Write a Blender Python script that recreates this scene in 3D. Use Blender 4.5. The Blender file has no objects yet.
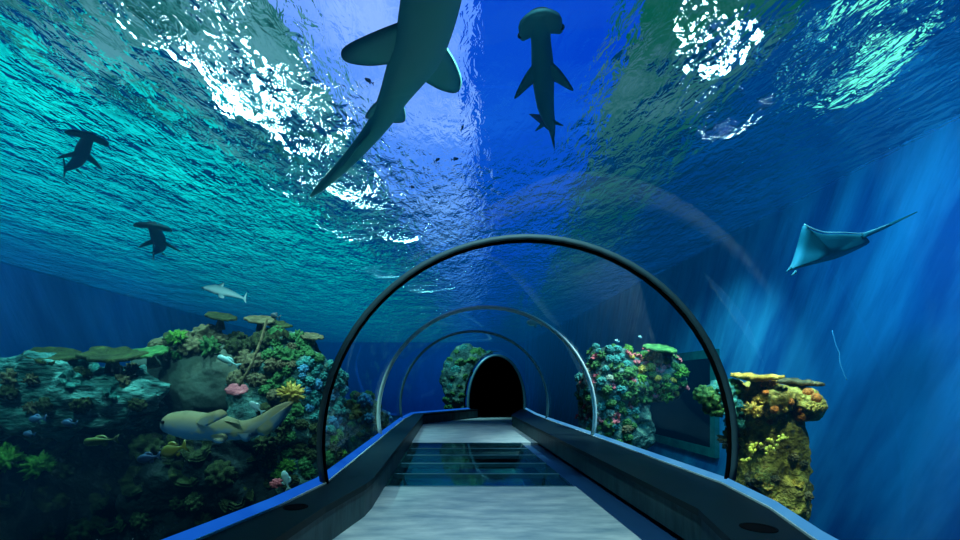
import bpy, bmesh, math, random
import numpy as np
from mathutils import Vector, Matrix, noise
from mathutils.bvhtree import BVHTree

scene = bpy.context.scene
C = scene.collection
rnd = random.Random(7)

ZS, ZB, XL, XR, YB, YF = 4.65, -1.7, -13.0, 6.75, -4.0, 42.0

NW = 1.025

# ------------------------------------------------------------------ view
F, PX0, PY0, CZ = 480.0, 448.0, 383.0, 1.15      # focal length in pixels, vanishing point, eye height
def P(px, py, d):
    return Vector(((px - PX0) / F * d, d, CZ - (py - PY0) / F * d))
def PZ(px, py, z):                                # the point of a level plane at height z
    d = (z - CZ) * F / (PY0 - py)
    return P(px, py, d)

cam_data = bpy.data.cameras.new('camera')
cam = bpy.data.objects.new('camera', cam_data)
C.objects.link(cam)
cam.location = (0, 0, CZ)
cam.rotation_euler = (math.radians(90), 0, 0)
cam_data.sensor_width = 36
cam_data.lens = 36 * F / 960
cam_data.shift_x = (480 - PX0) / 960
cam_data.shift_y = (PY0 - 270) / 960
cam_data.clip_start = 0.02
cam_data.clip_end = 200
scene.camera = cam
scene.view_settings.view_transform = 'Standard'
scene.view_settings.look = 'None'
scene.cycles.use_denoising = True
scene.cycles.transparent_max_bounces = 24
scene.cycles.max_bounces = 8
scene.cycles.volume_bounces = 0
scene.cycles.caustics_reflective = False
scene.cycles.caustics_refractive = False
scene.cycles.sample_clamp_indirect = 4.0

w = bpy.data.worlds.new('world')
scene.world = w
w.use_nodes = True
w.node_tree.nodes['Background'].inputs[0].default_value = (0.0, 0.012, 0.03, 1)
w.node_tree.nodes['Background'].inputs[1].default_value = 0.3

# ------------------------------------------------------------------ materials
def srgb(r, g, b):
    f = lambda c: c / 12.92 if c <= 0.04045 else ((c + 0.055) / 1.055) ** 2.4
    return (f(r / 255), f(g / 255), f(b / 255), 1)

class NT:
    def __init__(s, name):
        s.m = bpy.data.materials.new(name)
        s.m.use_nodes = True
        s.t = s.m.node_tree
        s.t.nodes.clear()
        s.out = s.t.nodes.new('ShaderNodeOutputMaterial')
    def n(s, typ, **kw):
        nd = s.t.nodes.new('ShaderNode' + typ)
        for k, v in kw.items():
            if hasattr(nd, k) and not k[0].isupper():
                setattr(nd, k, v)
            else:
                nd.inputs[k.replace('_', ' ')].default_value = v
        return nd
    def l(s, a, b):
        s.t.links.new(a, b)
    def ramp(s, fac, stops, interp='LINEAR'):
        r = s.t.nodes.new('ShaderNodeValToRGB')
        r.color_ramp.interpolation = interp
        e = r.color_ramp.elements
        while len(e) < len(stops):
            e.new(0.5)
        for el, (p, c) in zip(e, stops):
            el.position = p
            el.color = c
        s.l(fac, r.inputs[0])
        return r.outputs[0]

def mat_noise(name, stops, scale=6.0, rough=0.8, bump=0.4, bscale=None, spec=0.2, metallic=0.0, detail=6.0, dist=0.05, coord='Object', stretch=None):
    k = NT(name)
    tc = k.n('TexCoord')
    vec = tc.outputs[coord]
    if stretch:
        mp = k.n('Mapping')
        mp.inputs['Scale'].default_value = stretch
        k.l(vec, mp.inputs[0])
        vec = mp.outputs[0]
    nz = k.n('TexNoise', Scale=scale, Detail=detail, Roughness=0.6)
    k.l(vec, nz.inputs['Vector'])
    col = k.ramp(nz.outputs[0], stops)
    b = k.n('BsdfPrincipled', Roughness=rough, Metallic=metallic)
    b.inputs['Specular IOR Level'].default_value = spec
    k.l(col, b.inputs['Base Color'])
    if bump:
        nb = k.n('TexNoise', Scale=bscale or scale * 3, Detail=5.0)
        k.l(vec, nb.inputs['Vector'])
        bp = k.n('Bump', Strength=bump, Distance=dist)
        k.l(nb.outputs[0], bp.inputs['Height'])
        k.l(bp.outputs[0], b.inputs['Normal'])
    k.l(b.outputs[0], k.out.inputs[0])
    return k.m

def mat_plain(name, col, rough=0.5, spec=0.5, metallic=0.0):
    return mat_noise(name, [(0.3, tuple(c * 0.88 for c in col[:3]) + (1,)), (0.7, col)], scale=4, rough=rough, bump=0, spec=spec, metallic=metallic)

def mat_glow(name, stops, strength, scale=1.0, coord='Object'):
    k = NT(name)
    tc = k.n('TexCoord')
    nz = k.n('TexNoise', Scale=scale, Detail=3.0)
    k.l(tc.outputs[coord], nz.inputs['Vector'])
    e = k.n('Emission', Strength=strength)
    k.l(k.ramp(nz.outputs[0], stops), e.inputs['Color'])
    k.l(e.outputs[0], k.out.inputs[0])
    k.m.cycles.emission_sampling = 'NONE'
    return k.m

M = {}
M['floor'] = mat_noise('floor_grey', [(0.3, srgb(112, 138, 150)), (0.5, srgb(150, 170, 176)), (0.7, srgb(186, 200, 200))], scale=2.2, rough=0.42, bump=0.05, spec=0.35, stretch=(1, 2.6, 1))  # pale and dark blotches stand in for caustic light on the floor
M['gutter'] = mat_plain('gutter_blue', srgb(24, 60, 96), 0.3)
M['ledge_top'] = mat_plain('ledge_black', srgb(14, 30, 36), 0.45, 0.06)
M['ledge_side'] = mat_noise('ledge_side_teal', [(0.3, srgb(14, 40, 48)), (0.7, srgb(44, 76, 82))], scale=2.5, rough=0.5, bump=0.05, stretch=(4, 4, 1))
M['strip_left'] = mat_glow('strip_blue', [(0.2, srgb(10, 78, 190)), (0.8, srgb(24, 104, 215))], 0.9, 3)
M['strip_right'] = mat_glow('strip_pale_blue', [(0.2, srgb(40, 130, 205)), (0.8, srgb(100, 180, 225))], 0.9, 1.2)
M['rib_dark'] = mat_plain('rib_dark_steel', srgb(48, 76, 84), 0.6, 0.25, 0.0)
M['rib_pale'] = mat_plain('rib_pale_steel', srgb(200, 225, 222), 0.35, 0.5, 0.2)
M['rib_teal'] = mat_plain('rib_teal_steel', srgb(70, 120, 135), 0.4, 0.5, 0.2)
M['black'] = mat_plain('tunnel_black', (0.0015, 0.0018, 0.002, 1), 0.9, 0.05)
M['window_frame'] = mat_noise('green_concrete', [(0.3, srgb(30, 95, 95)), (0.7, srgb(60, 135, 125))], scale=3, rough=0.8, bump=0.1)
M['window_dark'] = mat_plain('window_dark', srgb(2, 10, 18), 0.9, 0.02)
M['floor_pane'] = None
M['rope'] = mat_plain('rope_pale', srgb(150, 200, 225), 0.7)
M['yellow'] = mat_plain('fish_yellow', srgb(225, 215, 80), 0.5)
M['silver'] = mat_plain('fish_silver', srgb(150, 200, 200), 0.4)
M['fish_dark'] = mat_plain('fish_dark', srgb(30, 50, 60), 0.5)
M['fish_blue'] = mat_plain('fish_blue', srgb(50, 90, 135), 0.5)
M['fish_olive'] = mat_plain('fish_olive', srgb(120, 130, 50), 0.5)
M['eye'] = mat_plain('eye_black', (0.004, 0.004, 0.004, 1), 0.2)

def glass_mat(name, tint, gl, f0, f1, rough=0.02):
    k = NT(name)
    tr = k.n('BsdfTransparent'); tr.inputs[0].default_value = tint
    g = k.n('BsdfGlossy', Roughness=rough); g.inputs[0].default_value = gl
    lw = k.n('LayerWeight', Blend=0.5)
    pw = k.n('Math', operation='POWER'); pw.inputs[1].default_value = 4.0
    k.l(lw.outputs['Facing'], pw.inputs[0])
    ma = k.n('Math', operation='MULTIPLY_ADD'); ma.inputs[1].default_value = f1; ma.inputs[2].default_value = f0
    k.l(pw.outputs[0], ma.inputs[0])
    mx = k.n('MixShader')
    k.l(ma.outputs[0], mx.inputs[0]); k.l(tr.outputs[0], mx.inputs[1]); k.l(g.outputs[0], mx.inputs[2])
    k.l(mx.outputs[0], k.out.inputs[0])
    return k.m
M['acrylic'] = glass_mat('acrylic_clear', (0.96, 0.985, 0.99, 1), (0.6, 0.7, 0.75, 1), .012, .30)
M['floor_pane'] = glass_mat('floor_glass', (0.6, 0.75, 0.78, 1), (0.6, 0.9, 0.95, 1), .05, .4, 0.05)

# water: absorbs red first and glows blue, stronger higher up, in place of scattered light
def water_volume():
    k = NT('water_volume')
    ab = k.n('VolumeAbsorption', Density=1.0)
    dens = Vector((0.17, 0.055, 0.05))
    # absorption coefficient is density * (1 - colour)
    ab.inputs['Color'].default_value = (1 - dens.x, 1 - dens.y, 1 - dens.z, 1)
    em = k.n('Emission')
    inf = Vector((0.0, 0.055, 0.17))
    em.inputs['Color'].default_value = (inf.x * dens.x, inf.y * dens.y, inf.z * dens.z, 1)
    tc = k.n('TexCoord'); sx = k.n('SeparateXYZ'); k.l(tc.outputs['Object'], sx.inputs[0])
    mr = k.n('MapRange'); mr.inputs['From Min'].default_value = -0.6; mr.inputs['From Max'].default_value = 4.6
    mr.inputs['To Min'].default_value = 0.12; mr.inputs['To Max'].default_value = 1.15
    k.l(sx.outputs[2], mr.inputs[0]); k.l(mr.outputs[0], em.inputs['Strength'])
    ad = k.n('AddShader')
    k.l(ab.outputs[0], ad.inputs[0]); k.l(em.outputs[0], ad.inputs[1])
    k.l(ad.outputs[0], k.out.inputs['Volume'])
    return k.m
M['water'] = water_volume()

def water_surface_mat():
    k = NT('water_ripples')
    tc = k.n('TexCoord')
    mp = k.n('Mapping'); mp.inputs['Scale'].default_value = (1.0, 0.42, 1)
    k.l(tc.outputs['Object'], mp.inputs[0])
    n1 = k.n('TexNoise', Scale=7.5, Detail=3.0, Roughness=0.55, Distortion=0.5)
    n2 = k.n('TexNoise', Scale=1.5, Detail=2.0)
    k.l(mp.outputs[0], n1.inputs['Vector']); k.l(mp.outputs[0], n2.inputs['Vector'])
    ma = k.n('Math', operation='MULTIPLY_ADD'); ma.inputs[1].default_value = 2.0
    k.l(n2.outputs[0], ma.inputs[0]); k.l(n1.outputs[0], ma.inputs[2])
    # the surface is choppy near the sides and calm along the middle of the tank
    sx = k.n('SeparateXYZ'); k.l(tc.outputs['Object'], sx.inputs[0])
    mr = k.n('MapRange'); mr.inputs['From Min'].default_value = XL; mr.inputs['From Max'].default_value = XR
    sh = k.n('Math', operation='MULTIPLY_ADD'); sh.inputs[1].default_value = -.13
    k.l(sx.outputs[1], sh.inputs[0]); k.l(sx.outputs[0], sh.inputs[2])
    k.l(sh.outputs[0], mr.inputs[0])
    pos = lambda x: (x - XL) / (XR - XL)
    g = lambda v: (v, v, v, 1)
    amp = k.ramp(mr.outputs[0], [(pos(-2.2), g(1)), (pos(-1.65), g(.4)), (pos(-1.0), g(.16)), (pos(.55), g(.16)), (pos(1.2), g(.6)), (pos(3), g(.9))])
    mu = k.n('Math', operation='MULTIPLY'); k.l(ma.outputs[0], mu.inputs[0]); k.l(amp, mu.inputs[1])
    bp = k.n('Bump', Strength=1.0, Distance=1.3)
    k.l(mu.outputs[0], bp.inputs['Height'])
    rf = k.n('BsdfGlass', Roughness=0.0, IOR=NW)
    n3 = k.n('TexNoise', Scale=2.6, Detail=4.0, Roughness=0.7); k.l(mp.outputs[0], n3.inputs['Vector'])
    m3 = k.n('MapRange'); m3.inputs['From Min'].default_value = .42; m3.inputs['From Max'].default_value = .72
    m3.inputs['To Min'].default_value = 0.0; m3.inputs['To Max'].default_value = .065
    k.l(n3.outputs[0], m3.inputs[0])
    am2 = k.n('MapRange'); am2.inputs['From Min'].default_value = .2; k.l(amp, am2.inputs[0])
    m4 = k.n('Math', operation='MULTIPLY'); k.l(m3.outputs[0], m4.inputs[0]); k.l(am2.outputs[0], m4.inputs[1])
    m5 = k.n('Math', operation='ADD'); m5.inputs[1].default_value = NW; k.l(m4.outputs[0], m5.inputs[0])
    k.l(m5.outputs[0], rf.inputs['IOR'])
    rf.inputs['Color'].default_value = (0.9, 1, 1, 1)
    k.l(bp.outputs[0], rf.inputs['Normal'])
    k.l(rf.outputs[0], k.out.inputs[0])
    return k.m
M['ripples'] = water_surface_mat()

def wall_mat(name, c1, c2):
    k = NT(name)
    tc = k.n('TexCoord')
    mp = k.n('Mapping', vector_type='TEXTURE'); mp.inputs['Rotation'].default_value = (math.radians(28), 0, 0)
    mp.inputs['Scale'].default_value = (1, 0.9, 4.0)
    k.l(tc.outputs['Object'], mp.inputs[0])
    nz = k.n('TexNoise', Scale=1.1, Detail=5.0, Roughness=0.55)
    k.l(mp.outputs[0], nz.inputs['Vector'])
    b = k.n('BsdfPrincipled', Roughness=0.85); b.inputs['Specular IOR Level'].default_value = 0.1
    k.l(k.ramp(nz.outputs[0], [(0.36, c1), (0.64, c2)]), b.inputs['Base Color'])  # streaks of rippling light put into the base colour
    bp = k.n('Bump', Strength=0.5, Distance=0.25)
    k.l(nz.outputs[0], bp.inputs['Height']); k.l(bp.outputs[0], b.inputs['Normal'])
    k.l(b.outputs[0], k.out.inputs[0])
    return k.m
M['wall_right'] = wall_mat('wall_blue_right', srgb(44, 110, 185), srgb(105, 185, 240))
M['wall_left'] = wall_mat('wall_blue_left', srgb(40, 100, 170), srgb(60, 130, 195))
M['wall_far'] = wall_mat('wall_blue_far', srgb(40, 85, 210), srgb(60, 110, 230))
M['tank_floor'] = mat_noise('tank_sand', [(0.3, srgb(40, 60, 60)), (0.7, srgb(90, 105, 95))], scale=3, bump=0.5)

# ------------------------------------------------------------------ mesh helpers
def link(name, me, mat, parent=None):
    o = bpy.data.objects.new(name, me)
    C.objects.link(o)
    if mat is not None and not me.materials:
        me.materials.append(mat)
    if parent is not None:
        o.parent = parent
    return o
def mesh(name, verts, faces, mat, parent=None, smooth=False):
    me = bpy.data.meshes.new(name)
    me.from_pydata([tuple(v) for v in verts], [], faces)
    bm = bmesh.new(); bm.from_mesh(me)
    bmesh.ops.recalc_face_normals(bm, faces=bm.faces)
    bm.to_mesh(me); bm.free()
    if smooth:
        me.polygons.foreach_set('use_smooth', [True] * len(me.polygons))
    me.update()
    return link(name, me, mat, parent)
def tag(o, label, cat, group=None, kind=None):
    o['label'] = label
    o['category'] = cat
    if group: o['group'] = group
    if kind: o['kind'] = kind
    return o
def struct(o, label=None):
    o['kind'] = 'structure'
    if label: o['label'] = label
    return o
def empty(name, loc, label, cat, group=None):
    o = bpy.data.objects.new(name, None)
    C.objects.link(o)
    o.location = loc
    o.empty_display_size = 0.1
    return tag(o, label, cat, group)
def child(name, verts, faces, mat, parent, smooth=False):
    """Part of an Empty or a mesh at parent.location, from world coordinates."""
    off = parent.location
    return mesh(name, [Vector(v) - off for v in verts], faces, mat, parent, smooth)
def box(x0, x1, y0, y1, z0, z1):
    v = [(x, y, z) for x in (x0, x1) for y in (y0, y1) for z in (z0, z1)]
    f = [(0, 1, 3, 2), (4, 6, 7, 5), (0, 4, 5, 1), (2, 3, 7, 6), (0, 2, 6, 4), (1, 5, 7, 3)]
    return v, f
def loft(rings, closed=True, caps=True):
    n = len(rings[0]); v = [p for r in rings for p in r]; f = []
    for i in range(len(rings) - 1):
        for j in range(n if closed else n - 1):
            a, b = i * n + j, i * n + (j + 1) % n
            f.append((a, b, b + n, a + n))
    if caps and closed:
        f.append(tuple(range(n))[::-1]); f.append(tuple(range((len(rings) - 1) * n, len(rings) * n)))
    return v, f
def tube(pts, r, seg=10, closed=False):
    pts = [Vector(p) for p in pts]
    rings = []
    up = Vector((0, 1, 0))
    for i, p in enumerate(pts):
        a = pts[max(i - 1, 0)]; b = pts[min(i + 1, len(pts) - 1)]
        t = (b - a).normalized()
        u = t.cross(up)
        if u.length < 1e-3: u = t.cross(Vector((1, 0, 0)))
        u.normalize(); v = u.cross(t)
        rr = r[i] if isinstance(r, (list, tuple)) else r
        rings.append([p + (u * math.cos(q) + v * math.sin(q)) * rr for q in [2 * math.pi * k / seg for k in range(seg)]])
    return loft(rings)
def lerp_table(t, y):
    if y <= t[0][0]: return t[0][1:]
    for a, b in zip(t, t[1:]):
        if y <= b[0]:
            k = (y - a[0]) / (b[0] - a[0])
            return tuple(p + (q - p) * k for p, q in zip(a[1:], b[1:]))
    return t[-1][1:]

# ------------------------------------------------------------------ the tank and the hall over it
ZS, ZB, XL, XR, YB, YF = 4.65, -1.7, -13.0, 6.75, -4.0, 42.0
ZC = 7.65                                         # hall ceiling
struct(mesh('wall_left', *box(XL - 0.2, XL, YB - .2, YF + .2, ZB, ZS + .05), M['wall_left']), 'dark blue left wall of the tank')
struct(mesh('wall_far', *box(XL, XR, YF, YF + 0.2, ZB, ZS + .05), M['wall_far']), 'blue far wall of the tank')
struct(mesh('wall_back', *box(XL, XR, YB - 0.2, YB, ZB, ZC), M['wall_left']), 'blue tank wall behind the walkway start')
struct(mesh('floor_tank', *box(XL, XR, YB, YF, ZB - 0.2, ZB), M['tank_floor']), 'sandy bottom of the tank')

# right wall with the dark window let into it
WY0, WY1, WZ0, WZ1 = 12.15, 16.2, -0.5, 1.78
wr = []
for (a, b, c, d) in ((YB - .2, WY0, ZB, ZS + .05), (WY1, YF + .2, ZB, ZS + .05), (WY0, WY1, ZB, WZ0), (WY0, WY1, WZ1, ZS + .05)):
    wr.append(box(XR, XR + 0.3, a, b, c, d))
vv, ff = [], []
for v, f in wr:
    n = len(vv); vv += v; ff += [tuple(i + n for i in q) for q in f]
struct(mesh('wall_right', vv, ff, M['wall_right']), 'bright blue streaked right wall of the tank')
win = bpy.data.objects.new('window_1', None); C.objects.link(win); win.location = (XR, WY0, WZ0)
struct(win, 'dark rectangular window with green concrete frame in the right tank wall')
t = 0.22
vv, ff = [], []
for v, f in (box(XR - .12, XR - .002, WY0 - t, WY0, WZ0 - t, WZ1 + t), box(XR - .12, XR - .002, WY1, WY1 + t, WZ0 - t, WZ1 + t),
             box(XR - .12, XR - .002, WY0, WY1, WZ1, WZ1 + t), box(XR - .12, XR - .002, WY0, WY1, WZ0 - t, WZ0)):
    n = len(vv); vv += v; ff += [tuple(i + n for i in q) for q in f]
child('window_frame', vv, ff, M['window_frame'], win)
child('window_pane', *box(XR - .05, XR + .02, WY0, WY1, WZ0, WZ1), M['window_dark'], win)

# hall ceiling above the water
HT = ZC - CZ
def CE(px, py):
    """The point of the hall ceiling seen at a picture position through the water surface."""
    u = Vector((px - PX0, F, PY0 - py)).normalized()
    h = math.hypot(u.x, u.y)
    sa = min(.994, h * NW)
    r = (ZS - CZ) * h / u.z + (ZC - ZS) * sa / math.sqrt(1 - sa * sa)
    return r * u.x / h, r * u.y / h
def slab_poly(name, pts, z, th, mat):
    n = len(pts)
    v = [(x, y, z) for x, y in pts] + [(x, y, z + th) for x, y in pts]
    f = [tuple(range(n))[::-1], tuple(range(n, 2 * n))] + [(i, (i + 1) % n, (i + 1) % n + n, i + n) for i in range(n)]
    return mesh(name, v, f, mat)
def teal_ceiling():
    k = NT('ceiling_teal_glow')
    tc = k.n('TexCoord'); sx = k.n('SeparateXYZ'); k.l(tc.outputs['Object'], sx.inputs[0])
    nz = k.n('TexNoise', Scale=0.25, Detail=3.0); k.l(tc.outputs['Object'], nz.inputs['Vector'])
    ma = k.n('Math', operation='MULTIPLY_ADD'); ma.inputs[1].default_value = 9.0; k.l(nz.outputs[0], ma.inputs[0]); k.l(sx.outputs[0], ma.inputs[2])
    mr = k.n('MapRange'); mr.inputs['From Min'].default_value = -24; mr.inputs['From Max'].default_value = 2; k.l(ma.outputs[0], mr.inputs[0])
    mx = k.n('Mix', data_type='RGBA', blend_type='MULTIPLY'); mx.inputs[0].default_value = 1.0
    e = k.n('Emission', Strength=2.3)  # glow with painted falloff and blotches, in place of the surface's teal reflection
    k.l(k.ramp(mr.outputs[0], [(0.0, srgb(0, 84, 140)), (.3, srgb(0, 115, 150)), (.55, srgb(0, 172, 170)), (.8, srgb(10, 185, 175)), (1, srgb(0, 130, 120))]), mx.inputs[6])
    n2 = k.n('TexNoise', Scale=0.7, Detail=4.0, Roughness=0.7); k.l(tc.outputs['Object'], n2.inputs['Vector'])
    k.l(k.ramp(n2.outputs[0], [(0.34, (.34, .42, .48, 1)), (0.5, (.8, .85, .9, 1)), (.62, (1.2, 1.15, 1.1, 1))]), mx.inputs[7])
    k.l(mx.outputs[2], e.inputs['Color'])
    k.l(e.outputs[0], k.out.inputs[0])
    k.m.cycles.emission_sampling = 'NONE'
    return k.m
M['ceil_teal_glow'] = teal_ceiling()
M['ceil_grey'] = mat_glow('ceiling_grey_green', [(0.36, srgb(8, 50, 44)), (0.5, srgb(44, 96, 94)), (0.62, srgb(96, 130, 138))], 1.8, 0.6)  # ceiling glows by itself in place of hall lighting
M['ceil_green'] = mat_glow('ceiling_green', [(0.35, srgb(10, 84, 56)), (0.5, srgb(50, 96, 88)), (0.68, srgb(86, 116, 122))], 1.2, 0.4)  # self-glow here too, instead of light from the hall
M['ceil_blue'] = mat_glow('ceiling_dark_blue', [(0.3, srgb(0, 50, 120)), (0.7, srgb(4, 84, 160))], 1.0, 0.3)  # blue glow stands in for the wall reflected in the surface
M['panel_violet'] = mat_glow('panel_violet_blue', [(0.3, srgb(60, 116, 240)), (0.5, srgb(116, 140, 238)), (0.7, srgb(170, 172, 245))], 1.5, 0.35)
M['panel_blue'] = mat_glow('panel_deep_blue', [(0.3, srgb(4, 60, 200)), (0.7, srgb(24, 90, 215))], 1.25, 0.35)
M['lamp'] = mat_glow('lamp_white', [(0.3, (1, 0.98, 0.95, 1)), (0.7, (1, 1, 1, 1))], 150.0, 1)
M['lamp_green'] = mat_glow('lamp_green', [(0.3, srgb(100, 215, 180)), (0.7, srgb(150, 235, 190))], 2.6, 0.8)
def edge(*q):
    p = [CE(*k) for k in q]
    (x0, y0), (x1, y1) = p[0], p[1]
    k = (y0 - YB) / max(.5, (y1 - y0))
    near = (x0 - (x1 - x0) * k, YB)
    (x0, y0), (x1, y1) = p[-2], p[-1]
    k = max(0, (110 - y1) / max(.5, y1 - y0))
    return [near] + p + [(x1 + (x1 - x0) * k * .35, max(y1 + .1, 110))]
E1 = edge((5, 30), (110, 84), (235, 140), (400, 240))
E2 = edge((285, 0), (360, 120), (430, 230))
E3 = edge((470, 0), (472, 100), (474, 180), (484, 240))
E4 = edge((630, 0), (590, 120), (560, 200), (545, 240))
E5 = edge((790, 0), (700, 110), (640, 180), (590, 240))
band = lambda a, b: a + b[::-1]
struct(slab_poly('ceiling', band([(-60, YB), (-60, 110)], E1), ZC, .2, M['ceil_teal_glow']), 'hall ceiling with added teal glow in place of surface reflections, left half of the tank')
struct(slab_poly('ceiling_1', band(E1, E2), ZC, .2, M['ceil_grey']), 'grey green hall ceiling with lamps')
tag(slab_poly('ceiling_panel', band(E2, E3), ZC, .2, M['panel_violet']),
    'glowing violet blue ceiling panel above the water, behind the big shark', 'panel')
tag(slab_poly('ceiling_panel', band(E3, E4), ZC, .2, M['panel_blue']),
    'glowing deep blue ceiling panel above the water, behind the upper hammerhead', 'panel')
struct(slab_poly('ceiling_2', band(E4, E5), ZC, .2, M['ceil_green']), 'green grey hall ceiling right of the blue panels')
struct(slab_poly('ceiling_3', band(E5, [(60, YB), (60, 110)]), ZC, .2, M['ceil_blue']), 'hall ceiling with added dark blue glow over the right tank wall')

def ceiling_lamp(x, y, r, label, group=None, mat='lamp'):
    root = empty('ceiling_lamp', (x, y, ZC), label, 'lamp', group)
    n = 20
    ring = lambda rr, z: [(x + rr * math.cos(2 * math.pi * k / n), y + rr * math.sin(2 * math.pi * k / n), z) for k in range(n)]
    child('lamp_housing', *loft([ring(r * 1.1, ZC - .001), ring(r * 1.15, ZC - .1), ring(r * 1.02, ZC - .12), ring(r * 1.0, ZC - .02)]), M['rib_dark'], root)
    child('lamp_glass', *loft([ring(r, ZC - .10), ring(r, ZC - .04)]), M[mat], root)
    return root
for i, (px, py, r) in enumerate(((150, 24, .07), (196, 44, .08), (236, 78, .16), (248, 96, .24), (266, 108, .10), (292, 90, .10), (308, 134, .22), (326, 112, .10), (348, 176, .26), (322, 168, .10), (374, 186, .16), (402, 216, .2), (390, 244, .12), (428, 254, .24), (356, 214, .12), (300, 176, .07), (440, 292, .2))):
    x, y = CE(px, py)
    ceiling_lamp(x, y, r * .85, 'round white lamp glinting through the ripples left of the violet panel', 'white lamps left of the violet panel')
for i, (px, py, r) in enumerate(((712, 52, .17), (722, 116, .06), (696, 20, .06))):
    x, y = CE(px, py)
    ceiling_lamp(x, y, r, ('large', 'lower small', 'upper small')[i] + ' white lamp glinting through the ripples near the right wall')
pts = [CE(*q) for q in ((806, 95), (846, 62), (868, 30), (905, 12), (893, 48), (866, 78), (846, 84))]
tag(slab_poly('light_panel', pts, ZC - .054, .05, M['lamp_green']), 'pale green light panel seen through the ripples above the right wall', 'panel')

# water body with the tunnel cut out of it, and its rippled surface
AX = [(-4.0, -1.2), (0.0, -0.28), (2.64, 0.28), (3.4, .52), (4.13, 0.70), (7.85, 0.63), (11.5, 0.62), (13.2, .72), (16.0, 1.63), (20.0, 2.04), (30.0, 3.06), (42.0, 4.3)]
SZ = [(-4.0, 1.8, 1.8, .623), (11.5, 1.8, 1.8, .623), (13.2, 1.7, 1.8, .60), (16.0, 1.0, 1.67, .45), (42.0, 1.0, 1.67, .45)]
ZLEDGE = 0.286
def smooth_axis(y):
    k = [lerp_table(AX, y + s)[0] for s in (-.3, -.15, 0, .15, .3)]
    return sum(k) / 5
def arch(y, grow=0.0, n=40, zlow=ZLEDGE):
    cx = smooth_axis(y); a, b, zc = lerp_table(SZ, y)
    a += grow; b += grow
    lo = math.asin(max(-1, min(0.0, (zlow - zc) / b)))
    out = []
    for i in range(n + 1):
        q = lo + (math.pi - 2 * lo) * i / n
        out.append(Vector((cx + a * math.cos(q), y, zc + b * math.sin(q))))
    return out                                     # right foot over the crown to the left foot
ys = [YB + .02] + [YB + 1 + k * .5 for k in range(0, int((YF - YB - 1) / .5))] + [YF - .02]
e = .02
rings = []
for y in ys:
    a = arch(y, .03)
    rings.append([Vector((XL + e, y, ZB + e)), Vector((XL + e, y, ZS)), Vector((XR - e, y, ZS)), Vector((XR - e, y, ZB + e)), Vector((a[0].x, y, ZB + e))] + a + [Vector((a[-1].x, y, ZB + e))])
struct(mesh('tank_water', *loft(rings), M['water']), 'clear blue water filling the tank around the tunnel')
struct(mesh('water_surface', [(XL, YB, ZS - .01), (XR, YB, ZS - .01), (XR, YF, ZS - .01), (XL, YF, ZS - .01)], [(0, 1, 2, 3)], M['ripples']), 'rippled water surface seen from below')

# ------------------------------------------------------------------ the tunnel
def rib(y, w, depth, mat, label):
    a = arch(y, -.005); b = arch(y, -w)
    rings = []
    for p, q in zip(a, b):
        rings.append([p + Vector((0, -depth / 2, 0)), p + Vector((0, depth / 2, 0)), q + Vector((0, depth / 2, 0)), q + Vector((0, -depth / 2, 0))])
    o = empty('tunnel_rib', (smooth_axis(y), y, ZLEDGE), label, 'rib')
    child('arch_band', *loft(rings), mat, o, True)
    # raised inner flange
    c = arch(y, -w - .001); d = arch(y, -w - .018)
    rings = [[p + Vector((0, -depth / 5, 0)), p + Vector((0, depth / 5, 0)), q + Vector((0, depth / 5, 0)), q + Vector((0, -depth / 5, 0))] for p, q in zip(c, d)]
    child('sealing_strip', *loft(rings), M['black'] if mat is M['rib_dark'] else mat, o, True)
    return o
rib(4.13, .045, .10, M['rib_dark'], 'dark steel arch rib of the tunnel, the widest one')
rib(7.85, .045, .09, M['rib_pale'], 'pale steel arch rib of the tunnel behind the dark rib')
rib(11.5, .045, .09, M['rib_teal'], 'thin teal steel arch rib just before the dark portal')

def vault(y0, y1, label):
    n = max(2, int((y1 - y0) / .4))
    rings = [arch(y0 + (y1 - y0) * i / n, 0.0, zlow=ZLEDGE + .06) for i in range(n + 1)]
    v, f = loft(rings, closed=False)
    return tag(mesh('acrylic_panel', v, f, M['acrylic'], smooth=True), label, 'glass panel')
vault(-3.9, 2.05, 'clear curved acrylic tunnel panel nearest overhead, before the faint seam')
vault(2.07, 4.075, 'clear curved acrylic tunnel panel just before the dark rib')
vault(4.185, 7.80, 'clear curved acrylic tunnel panel between the dark rib and the pale rib')
vault(7.90, 11.45, 'clear curved acrylic tunnel panel between the pale rib and the thin teal rib')
vault(11.56, 15.85, 'clear curved acrylic tunnel panel narrowing to the dark portal')

# portal
po = empty('tunnel_portal', (1.63, 16, 0), 'dark arched portal at the far end of the walkway with teal rim', 'portal')
a = arch(16.0, -.01, zlow=.02); b = arch(16.0, -.09, zlow=.02)
child('portal_rim', *loft([[p + Vector((0, -.12, 0)), p + Vector((0, .05, 0)), q + Vector((0, .05, 0)), q + Vector((0, -.12, 0))] for p, q in zip(a, b)]), M['rib_teal'], po, True)
v, f = loft([arch(16.02, -.10, zlow=.0), arch(18, -.1, zlow=.0), arch(20, -.1, zlow=0), arch(24, -.1, zlow=0)], closed=False)
child('dark_lining', v, f, M['black'], po, True)
v, f = loft([arch(16.06, -.0, zlow=.0), arch(18, -.0, zlow=.0), arch(20, -.0, zlow=0), arch(29.9, -.0, zlow=0)], closed=False)
child('outer_shell', v, f, M['black'], po, True)
q = arch(23.9, -.1, zlow=0)
child('dark_end', q, [tuple(range(len(q)))], M['black'], po)

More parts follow.
